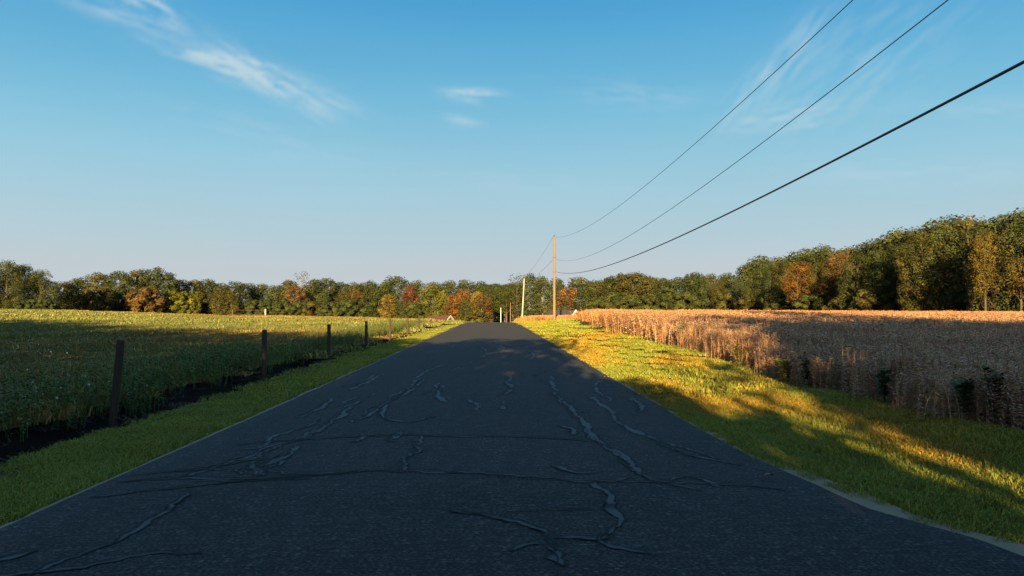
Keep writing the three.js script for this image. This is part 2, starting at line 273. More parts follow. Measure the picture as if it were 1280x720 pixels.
{
  const r = rng(11), lawn = [[.165, .215, .038], [.21, .24, .038], [.275, .25, .04], [.37, .28, .06]];
  const near = grassPatch(21, .34, 420, .025, .085, .0026, .9, lawn);
  const mid = grassPatch(23, .9, 520, .03, .10, .006, .9, lawn);
  const edge = grassPatch(27, .42, 330, .025, .085, .0045, .9, lawn);
  const far = grassPatch(25, 2.2, 560, .04, .12, .016, .8, lawn);
  const tint = (x, d) => { const dry = x > 0 ? sstep(.45, .68, fbm(x * .9 + 2, d * .22, 3)) : 0, k = .8 + .4 * fbm(x * 2, d * 2, 2); return [k * lerp(.92, 1.35, dry), k * lerp(1.02, .95, dry), k * lerp(.9, .8, dry)]; };
  function fill(geo, d0, d1, step, xa, xb, name, label) {
    const places = [];
    for (let d = d0; d < d1; d += step) { const a = xa(d), b = xb(d); for (let x = a; x < b; x += step) { const X = x + (r() - .5) * step, D = d + (r() - .5) * step; if (X < a - .02 || X > b + .05) continue; places.push({ x: X, y: ground(X, D) - .008, z: -D, r: r() * 6.283, s: .85 + .4 * r(), sy: .7 + .6 * fbm(X * 1.5, D * 1.5, 2), c: tint(X, D) }); } }
    stuff(name, geo, leafMat, places, label, 'grass');
  }
  const RL = 'mown grass with dry yellowish patches on the bank beside the brown crop', LL = 'mown grass strip between the road and the fence ditch';
  const j = (d, s) => .07 * fbm(d * 2.2, s, 3);
  fill(near, 2.6, 13, .15, d => roadRight(d) + .12 + 1.8 * j(d, 3) + .12 * sstep(8, 4.5, d), d => bankEdge(d) + .15, 'verge_grass', RL);
  fill(mid, 13, 34, .36, d => roadRight(d) + .55, d => bankEdge(d) + .1, 'verge_grass', RL);
  fill(edge, 13, 40, .2, d => roadRight(d) + .24 + j(d, 3), d => roadRight(d) + .7, 'verge_grass', RL);
  fill(far, 34, 125, .8, d => roadRight(d) + 1.35, d => bankEdge(d) - .3, 'verge_grass', RL);
  fill(mid, 34, 120, .4, d => roadRight(d) + .58, d => roadRight(d) + 1.4, 'verge_grass', RL);
  fill(near, 3, 14, .15, d => roadLeft(d) - 1.5, d => roadLeft(d) - .22 - 1.5 * j(d, 7), 'verge_grass', LL);
  fill(mid, 14, 34, .34, d => roadLeft(d) - 1.3, d => roadLeft(d) - .55, 'verge_grass', LL);
  fill(edge, 14, 40, .2, d => roadLeft(d) - .7, d => roadLeft(d) - .29 - j(d, 7), 'verge_grass', LL);
  fill(mid, 34, 70, .4, d => roadLeft(d) - 1.3, d => roadLeft(d) - .56, 'verge_grass', LL);
  fill(mid, 70, 125, .5, d => roadLeft(d) - 1.2, d => roadLeft(d) - .56, 'verge_grass', LL);

  // dead litter lying in the ditch
  const litter = (() => { const q = rng(31), b = new Bag(); for (let k = 0; k < 90; k++) { const x = (q() - .5) * .6, z = (q() - .5) * .6, a = q() * 6.283, l = .03 + .09 * q(), h = .01 + .05 * q(), c = Math.cos(a) * l, s = Math.sin(a) * l, v = .5 + q(), col = [.06 * v, .043 * v, .027 * v]; b.quad([x - s * .1, h * .3, z + c * .1], [x + s * .1, h * .3, z - c * .1], [x + c + s * .1, h, z + s - c * .1], [x + c - s * .1, h, z + s + c * .1], col); } return b.geo(); })();
  const lp = []; for (let d = 4; d < 90; d += .42) for (let x = -6.3; x < -4.8; x += .42) { if (r() < .25) continue; const X = x + (r() - .5) * .4, D = d + (r() - .5) * .4; lp.push({ x: X, y: ground(X, D), z: -D, r: r() * 6.283, s: .8 + .6 * r() }); }
  stuff('ditch_litter', litter, leafMat, lp, 'dead brown stalks and leaves lying in the dark ditch', 'dead plants');

  // pasture: uneven grass and clover
  const past = [[.14, .18, .06], [.185, .2, .06], [.24, .205, .06], [.3, .23, .07]];
  const pN = grassPatch(41, 1.0, 460, .06, .30, .007, 1.2, past), pM = grassPatch(42, 2.4, 620, .08, .30, .017, 1.1, past), pF = grassPatch(43, 5, 1000, .08, .26, .035, .9, past);
  const pfill = (geo, d0, d1, step, label) => {
    const places = [];
    for (let d = d0; d < d1; d += step) for (let x = -.68 * d - 6; x < roadLeft(d) - 3.35; x += step) { const X = x + (r() - .5) * step, D = d + (r() - .5) * step, n = fbm(X * .45, D * .45, 3), dry = sstep(.42, .62, fbm(X * .07 + 3, D * .07, 3)); const k = .75 + .5 * fbm(X * .8 + 9, D * .8, 2); places.push({ x: X, y: ground(X, D) - .01, z: -D, r: r() * 6.283, s: .8 + .5 * r(), sy: Math.min(1.25, .25 + 2.2 * n * n * n + .5 * n), c: [k * lerp(.9, 1.25, dry), k * lerp(1, .95, dry), k * .95] }); }
    stuff('pasture_grass', geo, leafMat, places, label, 'grass');
  };
  pfill(pN, 6, 26, .5, 'green pasture grass just beyond the fence weeds'); pfill(pM, 26, 62, 1.1, 'uneven pasture grass further out across the field'); pfill(pF, 62, 150, 2.4, 'yellowish pasture grass below the far wood');

  // tall weeds along the fence
  const weed = seed => { const q = rng(seed), b = new Bag(); for (let k = 0; k < 16; k++) { const x = (q() - .5) * .7, z = (q() - .5) * .5, h = .22 + .38 * q(), lx = (q() - .5) * .2, lz = (q() - .5) * .2, col = [.13, .15, .05].map(v => v * (.7 + .6 * q())); const P = t => [x + lx * t * t, h * t, z + lz * t * t]; const p0 = P(0), p1 = P(.5), p2 = P(1); b.quad([p0[0] - .004, 0, p0[2]], [p0[0] + .004, 0, p0[2]], [p1[0] + .003, p1[1], p1[2]], [p1[0] - .003, p1[1], p1[2]], col); b.tri([p1[0] - .003, p1[1], p1[2]], [p1[0] + .003, p1[1], p1[2]], p2, col); const n = 18 + Math.floor(q() * 10); for (let m = 0; m < n; m++) { const t = .15 + .85 * q(), p = P(t), a = q() * 6.283, l = .02 + .035 * q(), w = l * .32, c = Math.cos(a), s = Math.sin(a), up = (q() - .3) * l; b.quad(p, [p[0] + c * l * .5 - s * w, p[1] + up * .5, p[2] + s * l * .5 + c * w], [p[0] + c * l, p[1] + up, p[2] + s * l], [p[0] + c * l * .5 + s * w, p[1] + up * .5 + .006, p[2] + s * l * .5 - c * w], col.map(v => v * (.8 + .5 * q()))); } } return b.geo(); };
  const w1 = weed(51), wp = [];
  for (let d = 5; d < 75; d += .33) for (let k = 0; k < 5; k++) { const D = d + (r() - .5) * .5, X = roadLeft(D) - 2.72 - r() * (k > 1 ? 2.8 : .7) - .5 * fbm(D * .7, 3, 2); wp.push({ x: X, y: ground(X, D) - .01, z: -D, r: r() * 6.283, s: .6 + .55 * r() + (k > 1 ? -.15 : .05), c: [.8 + .5 * r(), .9 + .3 * r(), .8 + .4 * r()] }); }
  for (let k = 0; k < 900; k++) { const D = 8 + 40 * r() ** 1.4, X = -6.5 - r() * .6 * D; wp.push({ x: X, y: ground(X, D) - .02, z: -D, r: r() * 6.283, s: .4 + .45 * r(), c: [.9 + .5 * r(), 1, .9] }); }
  stuff('fence_weeds', w1, leafMat, wp, 'tall green weeds growing along the fence ditch', 'weeds');
  // small white clover and daisy heads in the pasture
  const head = new THREE.IcosahedronGeometry(.016, 0), fp = [];
  for (let k = 0; k < 900; k++) { const D = 8 + 28 * r() ** 1.3, X = -6.4 - r() * .62 * D; if (fbm(X * .4, D * .4, 2) < .5) continue; fp.push({ x: X, y: ground(X, D) + .16 + .2 * r(), z: -D, r: 0, s: .5 + .7 * r() }); }
  stuff('clover_flowers', head, mat(.62, .62, .56, .9), fp, 'tiny white flower heads dotted through the pasture', 'flowers');
}
// ripe soybean crop
{
  const soy = (seed, size, n, twigs, thick, small = 1) => {
    const q = rng(seed), b = new Bag(), tones = [[.47, .265, .14], [.56, .325, .18], [.35, .19, .10], [.62, .39, .24]];
    for (let k = 0; k < n; k++) {
      const x = (q() - .5) * size, z = (q() - .5) * size, h = .38 + .3 * q(), lx = (q() - .5) * .25, lz = (q() - .5) * .25, tone = tones[Math.floor(q() * 4)], v = .75 + .5 * q(), col = tone.map(c => c * v);
      const P = t => [x + lx * t * t, h * t, z + lz * t * t], w = thick, pl = (a, b2, c2, col2) => b.quad([a[0] - w, a[1], a[2]], [a[0] + w, a[1], a[2]], [b2[0] + w * .6, b2[1], b2[2]], [b2[0] - w * .6, b2[1], b2[2]], col2);
      pl(P(0), P(.55), 0, col); pl(P(.5), P(1), 0, col);
      for (let m = 0; m < twigs; m++) {
        const t = .05 + .95 * q(), p = P(t), a = q() * 6.283, l = (.05 + .08 * q()) * small, up = l * (.35 - q() * .8), c = Math.cos(a), s = Math.sin(a), pw = thick * (1.6 + 1.4 * q());
        const c2 = tones[Math.floor(q() * 4)].map(u => u * (.7 + .6 * q()));
        b.quad([p[0], p[1], p[2]], [p[0] + c * l * .5 - s * pw, p[1] + up * .55 - pw * .35, p[2] + s * l * .5 + c * pw], [p[0] + c * l, p[1] + up, p[2] + s * l], [p[0] + c * l * .5 + s * pw, p[1] + up * .55 + pw * .35, p[2] + s * l * .5 - c * pw], c2);
      }
    }
    return b.geo();
  };
  const r = rng(61), A = soy(71, .8, 80, 40, .0026, .62), A2 = soy(74, .8, 80, 40, .0026, .62), B = soy(72, 1.7, 120, 22, .0075), C = soy(73, 4.5, 300, 12, .022), lists = [[], [], [], []];
  const add = (list, d0, d1, step, xmin, xmax) => { for (let d = d0; d < d1; d += step) for (let x = xmin(d); x < xmax(d); x += step) { const X = x + (r() - .5) * step * .9, D = d + (r() - .5) * step * .9; if (X < xmin(D) - .05 + .35 * (fbm(D * .9, 5, 3) - .3)) continue; if (D > 52 && D < 100 && X < bankEdge(D) + 3.2 * sstep(52, 60, D)) continue; const k = .8 + .4 * fbm(X * .5, D * .5, 3), gold = sstep(25, 60, D) * .25; list.push({ x: X, y: ground(X, D) - .02, z: -D, r: r() * 6.283, s: .9 + .25 * r(), sy: .75 + .5 * fbm(X * .9 + 4, D * .9, 3), c: [k * (1 + gold), k, k * (1 - gold)] }); } };
  const e = d => bankEdge(d) + .28, wide = d => .72 * d + 8;
  add(lists[0], 3, 22, .42, e, d => Math.min(wide(d), 24)); lists[0].forEach((p, i) => { if (i % 2) lists[1].push(p); }); lists[0] = lists[0].filter((p, i) => !(i % 2));
  add(lists[2], 22, 60, .85, e, d => Math.min(wide(d), 50)); add(lists[3], 60, 190, 2.1, d => e(d) + .6, d => Math.min(wide(d), 78)); 
  add(lists[2], 92, 130, 1.0, e, d => e(d) + 8);
  [A, A2, B, C].forEach((g, i) => stuff('soybean_crop', g, leafMat, lists[i], i < 2 ? 'dry brown ripe crop standing at the edge of the mown bank' : i === 2 ? 'ripe brown crop further into the field' : 'distant brown crop running up to the wood', 'crop'));
}

// ---------------------------------------------------------------- trees
const bark = mat(.085, .068, .05, .95), paleBark = mat(.22, .2, .17, .95);
const foliage = {}; for (const [k, c] of Object.entries({ dark: [.038, .050, .016], green: [.042, .052, .013], olive: [.056, .053, .013], lime: [.085, .088, .012], brown: [.085, .052, .017], orange: [.13, .064, .014], gold: [.125, .088, .015], red: [.095, .042, .02], blue: [.032, .046, .020] })) foliage[k] = new THREE.MeshPhysicalMaterial({ color: new THREE.Color().setRGB(...c), vertexColors: true, roughness: .85, specularIntensity: .3, side: THREE.DoubleSide });
function tube(b, pts, rad, sides, col) {
  const rings = pts.map((p, i) => { const a = pts[Math.max(0, i - 1)], c = pts[Math.min(pts.length - 1, i + 1)], t = new THREE.Vector3(c[0] - a[0], c[1] - a[1], c[2] - a[2]).normalize(), u = new THREE.Vector3(1, 0, .13).cross(t).normalize(), v = t.clone().cross(u); return Array.from({ length: sides }, (_, k) => { const w = k / sides * 6.2832, x = Math.cos(w) * rad[i], y = Math.sin(w) * rad[i]; return [p[0] + u.x * x + v.x * y, p[1] + u.y * x + v.y * y, p[2] + u.z * x + v.z * y]; }); });
  for (let i = 0; i + 1 < rings.length; i++) for (let k = 0; k < sides; k++) b.quad(rings[i][k], rings[i][(k + 1) % sides], rings[i + 1][(k + 1) % sides], rings[i + 1][k], col);
}
// a crown is many leaf clumps carried on limbs; h = height of the whole tree in metres
function growTree(seed, o) {
  const q = rng(seed), crown = new Bag(), wood = new Bag(), { h, w, base, clumps, leaves, leaf, shape } = o;
  const one = [1, 1, 1], lean = [(q() - .5) * .04 * h, (q() - .5) * .04 * h];
  const T = t => [lean[0] * t * t, h * .86 * t, lean[1] * t * t];
  const tr = Math.max(.05, h * .021);
  tube(wood, [0, .08, .3, .6, 1].map(T), [tr * 1.35, tr, tr * .82, tr * .5, tr * .12], 7, one);
  const list = [];
  for (let k = 0; k < clumps; k++) {
    const t = (k + .5 * q()) / clumps, y = base + (1 - base) * (shape === 'cone' ? 1 - (1 - t) ** .7 : t) * .97;
    const s = (y - base) / (1 - base);
    let rad;
    if (shape === 'cone') rad = w * .5 * (1.02 - s) * (.75 + .35 * q());
    else if (shape === 'column') rad = w * .5 * Math.sqrt(Math.max(.05, 1 - (2 * s - .9) ** 2 * .8)) * (.7 + .4 * q());
    else rad = w * .5 * Math.sqrt(Math.max(.04, 1 - (2 * s - .86) ** 2 / 1.3)) * (.45 + .62 * q() ** .6);
    const a = k * 2.39996 + q() * .9, cr = (shape === 'cone' ? .05 + .06 * (1 - s) : .06 + .08 * q()) * h * (o.puff ?? 1);
    list.push([Math.cos(a) * Math.max(0, rad - cr * .35), y * h - cr * .35, Math.sin(a) * Math.max(0, rad - cr * .35), cr]);
  }
  list.forEach(([x, y, z, cr], k) => {
    if (k % 2 === 0) { const t = clamp(y / (h * .86) - .16 - .1 * q(), .08, .95), p = T(t), rr = tr * (.42 - .25 * t); tube(wood, [p, [lerp(p[0], x, .45), lerp(p[1], y, .62), lerp(p[2], z, .45)], [x, y + cr * .2, z]], [rr, rr * .6, rr * .15], 5, one); }
    const tone = .6 + .8 * q() ** 1.3, warm = .88 + .28 * q(), n = Math.round(leaves * (cr / (.11 * h)) ** 2 * (.8 + .4 * q()));
    for (let m = 0; m < n; m++) {
      const u = q() * 2 - 1, a = q() * 6.2832, rr = Math.sqrt(1 - u * u), rad = cr * (.68 + .36 * q() ** .6) * (.78 + .36 * vnoise(a * 2 + k, u * 3));
      const px = x + rr * Math.cos(a) * rad * 1.12, py = Math.max(.12, y + u * rad * .82), pz = z + rr * Math.sin(a) * rad * 1.12;
      // a leaf spray: lies roughly across the way out from the clump, drooping a little
      const nx = rr * Math.cos(a) + (q() - .5) * .9, ny = u + .25 + (q() - .5) * .8, nz = rr * Math.sin(a) + (q() - .5) * .9, nl = Math.hypot(nx, ny, nz) || 1, N = [nx / nl, ny / nl, nz / nl];
      let tx = -N[2], ty = (q() - .7) * .8, tz = N[0]; const dt = tx * N[0] + ty * N[1] + tz * N[2]; tx -= dt * N[0]; ty -= dt * N[1]; tz -= dt * N[2]; const tl = Math.hypot(tx, ty, tz) || 1; tx /= tl; ty /= tl; tz /= tl;
      const bx = N[1] * tz - N[2] * ty, by = N[2] * tx - N[0] * tz, bz = N[0] * ty - N[1] * tx, L = leaf * (.6 + .8 * q()), W = L * (.42 + .3 * q()), v = tone * (.75 + .5 * q());
      crown.quad([px - tx * L * .5, py - ty * L * .5, pz - tz * L * .5], [px - bx * W * .5, py - by * W * .5, pz - bz * W * .5], [px + tx * L * .5, py + ty * L * .5, pz + tz * L * .5], [px + bx * W * .5, py + by * W * .5, pz + bz * W * .5], [v * warm, v, v]);
    }
  });
  return { crown: crown.geo(), wood: wood.geo(), h };
}
const kinds = {
  oak: [1, 2, 3, 4].map(k => growTree(100 + k, { h: 16, w: 12.5, base: .08, clumps: 60, leaves: 125, leaf: .56, shape: 'round', puff: 1.02 })),
  tall: [1, 2, 3].map(k => growTree(120 + k, { h: 20, w: 11, base: .1, clumps: 62, leaves: 125, leaf: .6, shape: 'round' })),
  edge: [1, 2, 3, 4].map(k => growTree(140 + k, { h: 18, w: 12, base: .12, clumps: 66, leaves: 270, leaf: .36, shape: 'round', puff: .84 })),
  open: [1, 2, 3].map(k => growTree(150 + k, { h: 14, w: 7, base: .42, clumps: 24, leaves: 190, leaf: .3, shape: 'round', puff: .9 })),
  cone: [1, 2].map(k => growTree(160 + k, { h: 12, w: 6.4, base: .04, clumps: 60, leaves: 46, leaf: .5, shape: 'cone' })),
  column: [1, 2].map(k => growTree(170 + k, { h: 12, w: 6.5, base: .06, clumps: 36, leaves: 90, leaf: .5, shape: 'column' })),
  bush: [1, 2, 3].map(k => growTree(180 + k, { h: 5, w: 6, base: .02, clumps: 26, leaves: 90, leaf: .4, shape: 'round', puff: 1.5 })),
  sparse: [1, 2].map(k => growTree(190 + k, { h: 18, w: 8.5, base: .3, clumps: 30, leaves: 34, leaf: .5, shape: 'round', puff: .8 })),
};

function tree(kind, leafs, x, d, h, label, group, o = {}) {
  const v = kinds[kind][(o.v ?? Math.floor(hash2(Math.round(d * 10), Math.round(x * 10)) * 97)) % kinds[kind].length], s = h / v.h;
  const t = thing(o.name ?? (kind === 'bush' ? 'shrub' : kind === 'cone' ? 'conifer_tree' : 'broadleaf_tree'), label, kind === 'bush' ? 'shrub' : 'tree', group);
  part('trunk', v.wood, o.pale ? paleBark : bark, t); part('crown', v.crown, foliage[leafs], t);
  put(t, x, d, -.05); t.rotation.y = hash2(Math.round(x * 10), Math.round(d * 10)) * 6.283; t.scale.set(s * (o.wide ?? 1), s, s * (o.wide ?? 1)); return t;
}
// by photo column and the row of the top, standing at distance d
function treeAt(kind, leafs, px, top, d, label, group, o) { const x = at(px, d), h = EYE + (VY - top) / F * d - ground(x, d); return tree(kind, leafs, x, d, h, label, group, o); }
{
  const gA = 'trees of the dark clump at the far corner of the pasture', lA = 'tall dark green tree in the clump at the far corner of the pasture';
  for (const [px, top, d] of [[-34, 320, 215], [-8, 324, 225], [16, 325, 222], [38, 330, 230], [58, 337, 228], [70, 350, 232], [-20, 328, 250], [25, 330, 255], [52, 342, 250]]) treeAt('edge', px === 58 || px === 16 ? 'green' : 'dark', px, top, d, px === 58 || px === 16 ? 'mid green tree among darker ones at the far corner of the pasture' : lA, gA);
  const gB = 'trees of the wood behind the pasture', lB = { dark: 'dark green tree in the long wood behind the pasture', green: 'mid green tree in the long wood behind the pasture', olive: 'olive green tree in the long wood behind the pasture', brown: 'brownish tree turning colour in the long wood behind the pasture' };
  for (const [px, top, d, f] of [[88, 352, 285, 'olive'], [104, 347, 290, 'green'], [128, 341, 292, 'olive'], [152, 339, 280, 'dark'], [176, 337, 296, 'olive'], [198, 334, 285, 'dark'], [212, 340, 290, 'dark'], [230, 349, 300, 'green'], [246, 350, 305, 'olive'], [262, 349, 308, 'dark'], [278, 353, 310, 'green'], [296, 351, 315, 'dark'], [312, 353, 330, 'dark'], [330, 354, 335, 'dark'], [346, 356, 320, 'green'], [362, 350, 312, 'olive'], [394, 349, 315, 'dark'], [410, 347, 318, 'dark'], [428, 352, 322, 'green'], [446, 353, 318, 'olive'], [462, 351, 322, 'green'], [476, 354, 325, 'dark']]) treeAt('oak', f, px, top, d, lB[f], gB);
  for (const [px, top, d] of [[96, 356, 320], [140, 350, 325], [186, 346, 325], [222, 354, 330], [255, 356, 340], [285, 357, 345], [320, 358, 355], [352, 360, 350], [386, 356, 350], [420, 358, 350], [455, 358, 352]]) treeAt('tall', 'green', px, top, d, 'tall green tree in the back row of the long wood behind the pasture', 'back row of the wood behind the pasture');
  for (let px = -24, k = 0; px < 480; px += 15 + 7 * hash2(k, 3), k++) treeAt('bush', k % 5 === 2 ? 'olive' : 'dark', px, 371 + 8 * hash2(k, 9), px < 75 ? 222 : 292, k % 5 === 2 ? 'olive undergrowth bush along the foot of the wood behind the pasture' : 'dark undergrowth bush along the foot of the wood behind the pasture', 'undergrowth behind the pasture');
  treeAt('bush', 'olive', 126, 357, 268, 'rounded olive bush in front of the long wood behind the pasture'); treeAt('bush', 'brown', 186, 358, 270, 'brownish small tree below the dark oaks behind the pasture'); treeAt('bush', 'lime', 228, 363, 280, 'yellow green bush in front of the wood behind the pasture');
  treeAt('column', 'lime', 246, 362, 282, 'narrow bright green tree in front of the wood behind the pasture'); treeAt('column', 'olive', 276, 358, 285, 'olive upright tree beside the dark hollow in the wood'); treeAt('column', 'olive', 292, 362, 286, 'small olive tree at the edge of the dark hollow in the wood');
  treeAt('sparse', 'brown', 379, 338, 312, 'thin topped greyish tree rising above the wood behind the pasture', undefined, { pale: true });
  treeAt('oak', 'brown', 372, 357, 300, 'broad brown tree below the thin topped one behind the pasture'); treeAt('column', 'brown', 446, 362, 302, 'rusty brown tree in the wood behind the fence posts'); treeAt('column', 'green', 404, 366, 300, 'dark upright evergreen in the wood behind the fence'); treeAt('cone', 'lime', 420, 381, 290, 'small bright green conical tree at the pasture edge'); treeAt('column', 'olive', 430, 362, 300, 'olive tree beside the rusty brown one behind the fence'); treeAt('bush', 'dark', 352, 372, 296, 'dark low bush at the foot of the wood by the white post'); treeAt('bush', 'green', 388, 376, 296, 'low green bush at the foot of the broad brown tree');
  // autumn trees by the road
  treeAt('oak', 'dark', 496, 345, 300, 'tall dark oak behind the autumn coloured trees'); treeAt('oak', 'green', 474, 360, 290, 'green tree at the left foot of the tall dark oak'); treeAt('column', 'gold', 486, 367, 272, 'golden orange small tree beside the red one'); treeAt('oak', 'red', 513, 356, 278, 'dull red maple among green trees by the road', undefined, { wide: .7 }); treeAt('column', 'green', 502, 374, 262, 'dark green small tree below the red maple');
  treeAt('oak', 'lime', 540, 354, 268, 'large bright yellow green maple near the farmhouse', undefined, { wide: .95 }); treeAt('column', 'orange', 567, 367, 262, 'orange tree beside the large yellow green maple'); treeAt('oak', 'orange', 579, 361, 278, 'bright orange topped maple beside the road', undefined, { wide: .8 }); treeAt('oak', 'gold', 598, 363, 275, 'golden brown tree near the shaded end of the road', undefined, { wide: .75 }); treeAt('bush', 'green', 519, 379, 235, 'round green bush behind the fence near the farmhouse'); treeAt('column', 'green', 582, 374, 255, 'dark green tree in front of the orange maple'); treeAt('bush', 'olive', 596, 386, 235, 'low olive bush beside the last fence posts'); treeAt('column', 'brown', 603, 366, 262, 'brownish slim tree at the mouth of the road tunnel');
  const gC = 'tall trees behind the autumn trees', lC = 'green crown rising behind the autumn coloured trees';
  for (const [px, top, d] of [[520, 350, 320], [545, 352, 330], [562, 350, 325], [582, 349, 330], [600, 351, 335], [486, 352, 330]]) treeAt('tall', 'green', px, top, d, lC, gC);
  // the road disappears under these
  const gD = 'trees closing over the end of the road', lD = 'green tree closing over the far end of the road';
  for (const [px, top, d, kind] of [[606, 358, 300, 'open'], [614, 356, 305, 'open'], [633, 356, 300, 'open'], [641, 355, 310, 'open'], [611, 357, 330, 'open'], [621, 359, 335, 'open'], [631, 358, 335, 'open'], [638, 354, 345, 'open'], [613, 357, 365, 'open'], [622, 355, 370, 'open'], [630, 357, 375, 'open'], [618, 354, 405, 'open'], [627, 355, 410, 'open'], [636, 354, 400, 'open'], [612, 356, 450, 'tall'], [620, 354, 455, 'tall'], [628, 356, 460, 'tall'], [636, 354, 450, 'tall'], [645, 352, 440, 'tall'], [606, 354, 440, 'tall'], [624, 360, 480, 'tall'], [632, 360, 480, 'tall'], [616, 360, 480, 'tall']]) treeAt(kind, 'green', px, top, d, kind === 'open' ? lD : 'tree seen through the shady end of the road', kind === 'open' ? gD : 'trees beyond the shady end of the road', kind === 'open' ? { wide: 1.25 } : {});
  treeAt('tall', 'green', 650, 352, 330, 'slim green tree beside the shady end of the road', undefined, { wide: .6 });
  treeAt('tall', 'dark', 662, 341, 300, 'tall dark tree with open crown behind the leaning pale pole', undefined, { wide: .8, pale: true }); treeAt('tall', 'green', 678, 344, 295, 'tall green tree just beside the main utility pole', undefined, { wide: .8, pale: true }); treeAt('tall', 'dark', 696, 347, 305, 'tall dark tree directly behind the main utility pole', undefined, { wide: .8 }); treeAt('sparse', 'dark', 646, 340, 300, 'thin crowned tree leaning over the road by the pale pole');
  treeAt('bush', 'blue', 656, 386, 230, 'grey green bush at the foot of the leaning pale pole'); treeAt('bush', 'blue', 668, 389, 225, 'low grey green bush beside the brown crop'); treeAt('cone', 'olive', 692, 364, 235, 'yellowish green conical tree left of the orange tree by the shed'); treeAt('column', 'orange', 710, 357, 255, 'orange tree behind the dark shed roof'); treeAt('cone', 'blue', 726, 352, 250, 'broad blue green conifer behind the shed roof', undefined, { wide: 1.3 }); treeAt('cone', 'blue', 706, 372, 225, 'small blue green conifer beside the utility pole', undefined, { wide: 1.3 });
  const gE = 'trees beyond the crest of the brown field', lE = { dark: 'dark green tree beyond the crest of the brown field', green: 'mid green tree beyond the crest of the brown field', olive: 'olive tree beyond the crest of the brown field' };
  for (const [px, top, d, f] of [[724, 345, 280, 'green'], [744, 352, 290, 'olive'], [758, 348, 300, 'green'], [774, 341, 295, 'green'], [792, 339, 290, 'olive'], [800, 341, 300, 'dark'], [814, 345, 295, 'olive'], [832, 347, 290, 'green'], [850, 346, 280, 'green'], [866, 342, 270, 'dark'], [740, 350, 320, 'dark'], [766, 346, 325, 'dark'], [784, 344, 330, 'dark'], [826, 346, 325, 'dark']]) treeAt('oak', f, px, top, d, lE[f], gE);
  for (const [px, top, d] of [[752, 372, 262], [772, 366, 262], [790, 370, 258], [812, 368, 252], [834, 366, 246], [856, 364, 240]]) treeAt('bush', 'green', px, top, d, 'dense green bush at the foot of the trees beyond the brown field', 'bushes beyond the brown field');
  // edge of the wood on the right of the crop, running parallel with the road
  const gF = 'trees along the edge of the wood beside the brown crop', lF = { dark: 'dark green tree on the wood edge beside the brown crop', green: 'mid green tree on the wood edge beside the brown crop', olive: 'olive tree on the wood edge beside the brown crop', brown: 'russet brown tree on the wood edge beside the brown crop' };
  const rowTop = curve([[860, 344], [885, 336], [905, 338], [932, 328], [960, 317], [1000, 310], [1030, 306], [1060, 303], [1088, 300], [1112, 289], [1140, 281], [1165, 276], [1190, 270], [1215, 265], [1240, 269], [1265, 266], [1300, 258]]);
  const front = [[880, 'green'], [900, 'olive'], [922, 'dark'], [945, 'green'], [966, 'dark'], [986, 'olive'], [1008, 'brown'], [1030, 'olive'], [1054, 'brown'], [1078, 'green'], [1102, 'dark'], [1130, 'green'], [1160, 'olive'], [1192, 'dark'], [1222, 'green'], [1254, 'olive'], [1288, 'dark'], [1325, 'dark']];
  front.forEach(([px, f], k) => { const X = 76 + 3 * ((k * 7) % 3 - 1), d = X * F / (px - VX), top = rowTop(px) + 9 + 9 * ((k * 5) % 4) / 3; treeAt('edge', f, px, top, d, lF[f], gF, { wide: .85 }); });
  for (let px = 872, k = 0; px < 1330; px += 17 + (k % 3) * 4, k++) { const X = 88 + 3 * ((k * 5) % 3 - 1), d = X * F / (px - VX); treeAt('tall', k % 4 === 1 ? 'olive' : 'green', px, rowTop(px) + 6 * ((k * 3) % 4) / 3 - 1, d, k % 4 === 1 ? 'olive crown in the second row of the wood beside the crop' : 'tall green crown in the second row of the wood beside the crop', 'second row of the wood beside the crop'); }
  for (let px = 905, k = 0; px < 1330; px += 40, k++) { const X = 100, d = X * F / (px - VX); treeAt('tall', 'green', px, rowTop(px) + 8, d, 'tree deep in the wood beside the crop', 'trees deep in the wood beside the crop'); }
  for (const [x, d, h] of [[79, 98, 18], [86, 92, 19], [77, 86, 18], [84, 78, 19], [78, 70, 18], [85, 62, 19], [78, 54, 17], [84, 44, 18], [78, 36, 17]]) tree('edge', 'green', x, d, h, 'tree of the wood edge beside the crop, next to the viewer', 'trees of the near wood edge beside the crop');
  treeAt('open', 'gold', 1240, 289, 112, 'golden orange tree among dark trees on the wood edge', undefined, { v: 0, wide: .6 }); treeAt('open', 'orange', 1000, 328, 182, 'orange brown small tree on the wood edge below dark crowns', undefined, { v: 1 }); treeAt('open', 'gold', 1286, 318, 108, 'golden shrubby tree low on the edge of the wood');
  treeAt('sparse', 'olive', 1218, 262, 128, 'thin pale crowned tree rising above the wood beside the crop');
  for (const [px, top] of [[872, 366], [908, 366], [940, 366], [975, 362], [1015, 366], [1050, 372], [1090, 362]]) treeAt('bush', px % 2 ? 'green' : 'olive', px, top, 72 * F / (px - VX), px % 2 ? 'low green shrub along the foot of the wood beside the crop' : 'low olive shrub along the foot of the wood beside the crop', 'shrubs along the foot of the wood');
  // trees behind and beside the camera: they throw the long morning shadows over the road, the pasture and the crop
  const gS = 'trees standing behind the viewer', lS = 'large green tree standing across the junction behind the viewer';
